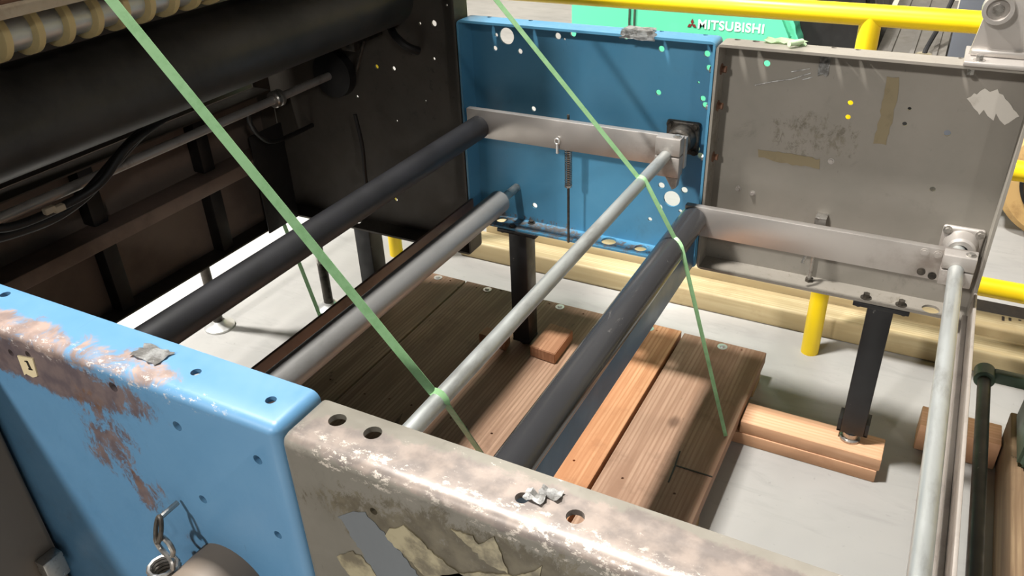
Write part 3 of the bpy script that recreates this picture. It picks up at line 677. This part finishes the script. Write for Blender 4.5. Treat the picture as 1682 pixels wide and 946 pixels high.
def bearing(label, x, z, mat, r):
    o = thing('flange_bearing', (x, 1.87, z-0.04), label, 'bearing')
    bm = new_bm(); add_box(bm, x-.042, x+.042, 1.862, 1.8755, z-.042, z+.042, 0.006, 3)
    bm = cut(bm, [((x, 1.80, z), (x, 1.95, z), .020)]); obj('flange', bm, M[mat], o)
    bm = new_bm(); add_lathe(bm, [(0, .026), (.004, .031), (.02, .033), (.035, .036)], (x, 1.827, z), (0, 1, 0), 32)
    bm = cut(bm, [((x, 1.80, z), (x, 1.95, z), r+.001)]); obj('housing', bm, M[mat], o)
    for sx in (-1, 1):
        for sz in (-1, 1):
            hexbolt(o, (x+sx*.032, 1.862, z+sz*.032), (0, -1, 0), 0.006, 0.006, mat='steel' if mat != 'dark_steel' else 'dark_steel')
bearing('oily dark square flange bearing on the blue frame', -0.537, 0.824, 'dark_steel', 0.0137)
bearing('clean steel square flange bearing at the grey frame corner', 0.112, 0.665, 'alu_dull', 0.0155)

# adjusters on the arms
AD = thing('spring_adjuster', (-0.815, 1.80, ZB), 'vertical adjusting screw with coil spring below the upper arm', 'spring')
p = on(930, 250, 1, 1.80); q = on(930, 303, 1, 1.80); xs = p.x; ys = 1.800
xs = -0.815
bm = new_bm(); add_cyl(bm, (xs, ys, ZB+.006), (xs, ys, 0.868), 0.0035, 12); obj('rod', bm, M['dark_steel'], AD)
bm = new_bm(); add_tube(bm, helix((xs, ys), 0.0088, q.z, p.z+.02, 22, 12), 0.0014, 6); obj('coil', bm, M['steel'], AD)
bm = new_bm(); add_cyl(bm, (xs, ys, q.z-.006), (xs, ys, q.z), 0.010, 6); obj('nut', bm, M['steel'], AD)
p = on(915, 236, 1, AY0-.006)
bm = new_bm(); add_tube(bm, [Vector((p.x+.006*math.cos(a), AY0-.006, p.z+.006+.007*math.sin(a))) for a in [2*PI*k/16 for k in range(17)]], 0.0022, 8)
add_cyl(bm, (p.x, AY0-.005, p.z-.026), (p.x, AY0-.005, p.z), 0.0035, 10); add_cyl(bm, (p.x, AY0-.006, p.z-.024), (p.x, AY0-.0005, p.z-.024), 0.004, 10)
obj('eye_screw', bm, M['zinc'], A1)
HB = thing('hooked_bolt', on(1332, 452, 2, ZB+.006), 'small hooked steel bolt standing below the lower arm', 'bolt')
p = on(1330, 458, 2, ZB+.006); p.y = min(p.y, FY1-.03)
bm = new_bm(); add_cyl(bm, (p.x, p.y, ZB+.006), (p.x, p.y, 0.605), 0.005, 12); obj('stem', bm, M['steel'], HB)
bm = new_bm(); add_tube(bm, smooth_path([(p.x, p.y, 0.598), (p.x-.004, p.y-.012, 0.606), (p.x-.012, p.y-.03, 0.596), (p.x-.018, p.y-.038, 0.572)], 5), 0.004, 10); obj('hook', bm, M['steel'], HB)
bm = new_bm(); add_cyl(bm, (p.x, p.y, ZB+.0062), (p.x, p.y, ZB+.014), 0.010, 6); obj('nut', bm, M['dark_steel'], HB)

# ------------------------------------------------------------------ pallet
PT = 0.100
PAL = thing('pallet', (-0.95, 1.45, 0), 'brown plank pallet lying on the floor under the rollers', 'pallet')
xb = [(-1.500, -1.3470), (-1.3405, -1.0795), (-1.0770, -0.8165), (-0.8140, -0.5600), (-0.5510, -0.2960)]
scr = [-1.447, -1.245, -0.968, -0.657, -0.423]
rnd = random.Random(4)
for (x0, x1), sx, pm in zip(xb, scr, ('plank', 'plank', 'plank', 'plank_orange', 'plank_light')):
    bm = new_bm(); dy = rnd.uniform(-.006, .006); dz = rnd.uniform(-.002, .001)
    nail = []
    for yy in (2.075, 1.42):
        for k in range(3):
            xx = x0+0.03+(x1-x0-.06)*(k+rnd.uniform(-.2, .2)+.5)/3
            if abs(xx-sx) > .02: nail.append((xx, yy+rnd.uniform(-.015, .012)))
    add_box(bm, x0, x1, 0.72+dy, 2.095+dy, PT-.038+dz, PT+dz, 0.003, 2)
    bm = cut(bm, [((a, b, PT-.006), (a, b, PT+.02), .0035) for a, b in nail])
    pk = obj('plank', bm, M[pm], PAL)
    for yy in (2.068, 0.76):
        bm = new_bm(); add_lathe(bm, [(0, .015), (.0018, .015), (.002, .008), (.005, .0065), (.006, .003)], (sx, yy, PT+dz), (0, 0, 1), 24)
        obj('screw', bm, M['zinc'], pk)
for y in (2.035, 1.40, 0.78):
    bm = new_bm(); add_box(bm, -1.498, -0.302, y-.045, y+.045, 0.0, PT-.0405, 0.003); obj('stringer', bm, M['plank_end'], PAL)
# pencil marks on the last plank
def line_mark(pxs, w=0.0018):
    bm = new_bm()
    pts = [on(a, b, 2, PT) for a, b in pxs]
    for a, b in zip(pts, pts[1:]):
        d = (b-a).normalized(); n = Vector((-d.y, d.x, 0))*w
        add_prism(bm, [((a+n).x, (a+n).y), ((b+n).x, (b+n).y), ((b-n).x, (b-n).y), ((a-n).x, (a-n).y)], 'z', PT-.002, PT+.0006)
    obj('pencil_line', bm, M['ink'], PAL)
line_mark([(1109, 764), (1170, 783)]); line_mark([(1117, 741), (1109, 764)]); line_mark([(1109, 765), (1098, 792)])

# wooden blocks each side of the blue frame's leg
def quad_block(label, pxs, z0, z1, mat, group=None):
    bm = new_bm(); pts = [(on(a, b, 2, z1).x, on(a, b, 2, z1).y) for a, b in pxs]
    add_prism(bm, pts, 'z', z0, z1); bmesh.ops.bevel(bm, geom=bm.edges[:], offset=0.002, segments=2, affect='EDGES')
    return lift(obj('wood_block', bm, M[mat]), label, 'wood block', group)
quad_block('short brown wood block right against the black leg on the pallet', [(870, 568), (911, 582), (941, 542), (904, 530)], PT+.001, PT+.038, 'block')
quad_block('brown wood block partly hidden under the thin galvanised pipe', [(786, 548), (830, 562), (838, 550), (800, 536)], PT+.001, PT+.034, 'block')

# two stacked boards under the grey frame's leg
bm = new_bm(); add_box(bm, -0.292, 0.067, 1.778, 1.868, 0.0382, 0.0762, 0.003); lift(obj('board', bm, M['fir_x']), 'upper fresh fir board carrying the levelling bolt of the black leg', 'board')
bm = new_bm(); add_box(bm, -0.36, 0.062, 1.775, 1.864, 0.0, 0.0380, 0.003); lift(obj('board', bm, M['fir_x']), 'lower fresh fir board resting on the concrete floor', 'board')

# long treated timbers on the floor
bm = new_bm(); add_box(bm, -1.56, 1.6, 2.395, 2.50, 0.0, 0.075, 0.010, 3); lift(obj('timber', bm, M['timber']), 'long pale treated timber lying beyond the guard rail posts', 'timber')
bm = new_bm(); add_box(bm, -1.50, 1.6, 2.505, 2.60, 0.0, 0.105, 0.010, 3); lift(obj('timber', bm, M['timber']), 'taller pale timber with dark stamped bars behind the first', 'timber')
tb = bpy.data.objects['timber.001']
for a in (1648, 1659, 1675):
    p = on(a, 513, 2, 0.105); q = on(a, 527, 2, 0.105); bm = new_bm()
    add_box(bm, p.x-.004, p.x+.004, max(q.y, 2.52), min(p.y, 2.585), 0.1045, 0.1056); obj('stamped_bar', bm, M['ink'], tb)
# dark strip standing in for a shadow gap and dull slab beyond the timbers
bm = new_bm(); add_box(bm, -1.6, 1.8, 2.66, 2.84, 0.0, 0.012, 0.003); lift(obj('shade_strip', bm, M['black']), 'black strip standing in for floor shadow behind the timbers', 'strip')

# ------------------------------------------------------------------ guard rail
GR = thing('guard_rail', (-0.2, 2.29, 0), 'yellow tubular guard rail with round posts behind the side frames', 'guard rail')
for x in (-1.80, -0.195, 1.41):
    bm = new_bm(); add_cyl(bm, (x, 2.30, 0), (x, 2.30, 1.045), 0.027, 28); obj('post', bm, M['yellow'], GR)
for z, x0, x1 in ((1.048, -1.80, 1.45), (0.69, -0.195, 1.45), (0.345, -0.195, 1.45)):
    bm = new_bm(); add_cyl(bm, (x0-.03, 2.30, z), (x1, 2.30, z), 0.027, 28); obj('rail', bm, M['yellow'], GR)

# ------------------------------------------------------------------ fork truck
FT = thing('forklift', (-0.4, 3.8, 0), 'mint green fork truck with white lettering behind the guard rail', 'forklift')
bm = new_bm()
add_prism(bm, [(-1.49, 0.30), (-0.50, 0.30), (-0.505, 0.62), (-0.535, 0.74), (-0.60, 0.86), (-0.72, 1.02), (-0.80, 1.12), (-1.49, 1.12)], 'y', 3.30, 4.35)
bmesh.ops.bevel(bm, geom=bm.edges[:], offset=0.03, segments=4, affect='EDGES'); cw = obj('counterweight', bm, M['green_body'], FT)
x1 = on(1033, 20, 1, 3.30).x
for dx in (0, 0.022):
    bm = new_bm(); add_box(bm, x1+dx, x1+dx+.008, 3.294, 3.302, 0.33, 1.09, 0.001); obj('seam_strip', bm, M['casting_green'], cw)
def text_mesh(txt, x0, x1, zc, hgt, y, mat, parent):
    cu = bpy.data.curves.new('lettering', 'FONT'); cu.body = txt; cu.size = 1.0; cu.extrude = 0.02; cu.offset = 0.02; cu.space_character = 1.08
    o = bpy.data.objects.new('lettering', cu); COL.objects.link(o)
    dg = bpy.context.evaluated_depsgraph_get(); dg.update()
    me = bpy.data.meshes.new_from_object(o.evaluated_get(dg)); bpy.data.objects.remove(o)
    xs = [v.co.x for v in me.vertices]; ys = [v.co.y for v in me.vertices]
    a, b, c_, d = min(xs), max(xs), min(ys), max(ys)
    for v in me.vertices:
        X = x0+(v.co.x-a)/(b-a)*(x1-x0); Z = zc+((v.co.y-c_)/(d-c_)-.5)*hgt
        v.co = (X, y-0.0012+(-v.co.z)*0.05, Z)
    l = parent_world(parent); me.transform(Matrix.Translation(-l))
    finish(me, M[mat]); o = bpy.data.objects.new('lettering', me); COL.objects.link(o); o.parent = parent
    return o
pa, pb = on(1147, 39, 1, 3.30), on(1255, 48, 1, 3.30)
text_mesh('MITSUBISHI', pa.x, pb.x, (pa.z+pb.z)/2, 0.036, 3.30, 'white_print', cw)
ec = on(1137, 38, 1, 3.30); dsz = 0.0125
for ang in (90, 210, 330):
    a = math.radians(ang); d = Vector((math.cos(a), math.sin(a))); n = Vector((-d.y, d.x))
    pts = [Vector((0, 0)), d*dsz*.85+n*dsz*.5, d*dsz*1.7, d*dsz*.85-n*dsz*.5]
    bm = new_bm(); add_prism(bm, [(ec.x+q.x, ec.z-.004+q.y) for q in pts], 'y', 3.2975, 3.301); obj('emblem_diamond', bm, M['red_print'], cw)
bm = new_bm(); add_box(bm, -0.49, 0.30, 3.45, 4.25, 0.28, 0.62, 0.03, 3); obj('chassis', bm, M['black'], FT)
bm = new_bm(); add_prism(bm, [(-0.70, 0.62), (-0.30, 0.62), (-0.26, 0.70), (-0.33, 1.05), (-0.62, 1.10)], 'y', 3.42, 4.2); bmesh.ops.bevel(bm, geom=bm.edges[:], offset=0.03, segments=3, affect='EDGES'); obj('seat_shroud', bm, M['black'], FT)
bm = new_bm(); add_prism(bm, [(3.36, 0.640), (4.3, 0.70), (4.3, 0.68), (3.36, 0.62)], 'x', -0.255, -0.012); fl = obj('step_plate', bm, M['tread'], FT)
for x in (-0.21, -0.13, -0.05):
    bm = new_bm(); add_prism(bm, [(3.38, 0.640), (4.3, 0.701), (4.3, 0.709), (3.40, 0.652)], 'x', x-.008, x+.008); obj('tread_rib', bm, M['tread'], fl)
bm = new_bm(); add_tube(bm, smooth_path([(-0.085, 3.50, 0.652), (-0.08, 3.52, 0.68), (-0.05, 3.62, 0.76), (-0.03, 3.7, 0.84)]), 0.009, 8); obj('pedal_lever', bm, M['black'], FT)
bm = new_bm(); add_lathe(bm, [(0, .03), (.006, .03), (.01, .02)], (-0.087, 3.50, 0.650), (0, 0, 1), 20); obj('pedal_boot', bm, M['tape_tan'], FT)
bm = new_bm(); add_box(bm, -0.005, 0.14, 3.34, 3.46, 0.30, 1.6, 0.008); obj('mast_post', bm, M['slate'], FT)
WC = Vector((0.52, 3.40, 0.262))
bm = new_bm(); add_lathe(bm, [(0, .175), (.0, .235), (.02, .258), (.16, .258), (.18, .235), (.18, .175)], WC, (0, 1, 0), 64); wh = obj('tyre', bm, M['tyre_tan'], FT)
bm = new_bm(); add_lathe(bm, [(0, .05), (.03, .06), (.035, .16), (-.01, .17), (-.012, .182), (.03, .185)], WC, (0, 1, 0), 56); obj('rim', bm, M['black'], wh)
for k in range(6):
    a = 2*PI*k/6+.35; c = WC+Vector((math.cos(a)*.115, .022, math.sin(a)*.115))
    bm = new_bm(); add_cyl(bm, c+Vector((0, -.03, 0)), c+Vector((0, .012, 0)), 0.016, 6); obj('wheel_nut', bm, M['steel'], wh)

# ------------------------------------------------------------------ right hand side: casting, rod, skid
bm = new_bm(); add_box(bm, 0.140, 0.332, 1.955, 2.042, 0.0, 0.086, 0.003); lift(obj('wood_post', bm, M['fir_x']), 'square cut timber offcut on the floor beside the black rod', 'timber')
bm = new_bm(); add_box(bm, 0.336, 0.44, 0.7, 2.02, 0.0, 0.150, 0.004); lift(obj('skid', bm, M['skid']), 'dark worn skid beam under the green casting', 'skid')
RC = thing('green_casting', (0.43, 1.9, 0.15), 'dark green machine casting with open side resting on the skid', 'casting')
bm = new_bm(); add_prism(bm, [(0.345, 0.1515), (0.60, 0.1515), (0.60, 0.36), (0.40, 0.36), (0.352, 0.28)], 'y', 1.79, 2.00); bmesh.ops.bevel(bm, geom=bm.edges[:], offset=0.012, segments=3, affect='EDGES')
bm = cut(bm, [((0.41, 1.70, 0.235), (0.41, 1.93, 0.235), .045)]); obj('body', bm, M['casting_green'], RC)
bm = new_bm(); add_box(bm, 0.262, 0.36, 1.925, 1.95, 0.285, 0.315, 0.004); obj('lug', bm, M['casting_green'], RC)
bm = new_bm(); add_lathe(bm, [(0, .020), (.003, .0235), (.045, .0235), (.048, .02)], (0.243, 1.905, 0.300), (0, 1, 0), 28); obj('collar', bm, M['casting_green'], RC)
RD = thing('black_rod', (0.243, 1.3, 0.300), 'long black round rod held by the green casting collar', 'rod')
bm = new_bm(); add_cyl(bm, (0.243, 0.62, 0.300), (0.243, 1.904, 0.300), 0.0145, 28); obj('rod', bm, M['black_paint'], RD)
bm = new_bm(); add_box(bm, 0.223, 0.263, 0.60, 0.62, 0.0, 0.32, 0.003); obj('rest', bm, M['black_paint'], RD)

# ------------------------------------------------------------------ green straps
def ribbon(label, pts, w=0.0155, th=0.0008, twist=None):
    pts = [Vector(p) for p in pts]; bm = new_bm(); rows = []
    for i, p in enumerate(pts):
        d = (pts[min(i+1, len(pts)-1)]-pts[max(i-1, 0)]).normalized()
        n = twist[i] if twist else (Vector((0.15, -0.7, 0.7)))
        n = Vector(n); n = (n-d*n.dot(d)).normalized(); s = d.cross(n).normalized()
        rows.append([bm.verts.new(p+s*w/2+n*th), bm.verts.new(p-s*w/2+n*th), bm.verts.new(p-s*w/2-n*th), bm.verts.new(p+s*w/2-n*th)])
    fs = []
    for a, b in zip(rows, rows[1:]):
        for k in range(4): fs.append(bm.faces.new((a[k], a[(k+1) % 4], b[(k+1) % 4], b[k])))
    fs.append(bm.faces.new(rows[0])); fs.append(bm.faces.new(rows[-1][::-1]))
    bmesh.ops.recalc_face_normals(bm, faces=fs)
    return lift(obj('strap', bm, M['strap'], None, 40), label, 'strap')
def along(a, b, dist):
    d = ray((a, b)).normalized(); return CAM+d*dist
def wrap(px_, pz_, r, y, a0, a1, n=10, dy=0.0):
    return [Vector((px_+r*math.cos(a0+(a1-a0)*k/n), y+dy*k/n, pz_+r*math.sin(a0+(a1-a0)*k/n))) for k in range(n+1)]
# strap over the thin pipe, from the top of the machine to the pallet
y1 = on(719, 645, 2, 0.838).y
top1 = along(150, -40, 1.10)
w1 = wrap(-0.537, 0.824, 0.0150, y1, 2.2, 0.15, 8, -0.004)
low1 = on(835, 808, 2, 0.35)
up_dir = (w1[0]-top1)
top0 = top1-up_dir.normalized()*0.25
ribbon('broad green strap stretched over the thin pipe above the pallet', [top0, top1, top1.lerp(w1[0], .5)]+w1+[low1], 0.0125)
y2 = on(1046, 290, 2, 0.838).y
w2 = wrap(-0.537, 0.824, 0.0150, y2, 2.0, 0.7, 6, -0.003)
y3 = on(1104, 392, 2, 0.690).y
w3 = wrap(-0.467, 0.660, 0.0342, y3, 1.35, 0.55, 6, -0.012)
top2 = along(815, 0, 1.72); top2b = top2-(w2[0]-top2).normalized()*0.3
e2 = on(1192, 716, 2, 0.101)
ribbon('narrow green strap crossing thin pipe and glossy roller to the pallet edge', [top2b, top2]+w2+w3+[e2], 0.0095)
a3, b3 = on(460, 352, 1, 1.77), on(530, 530, 2, 0.01)
ribbon('loose green strap hanging to the floor behind the matte black roller', [a3, a3.lerp(b3, .5), b3], 0.0135)
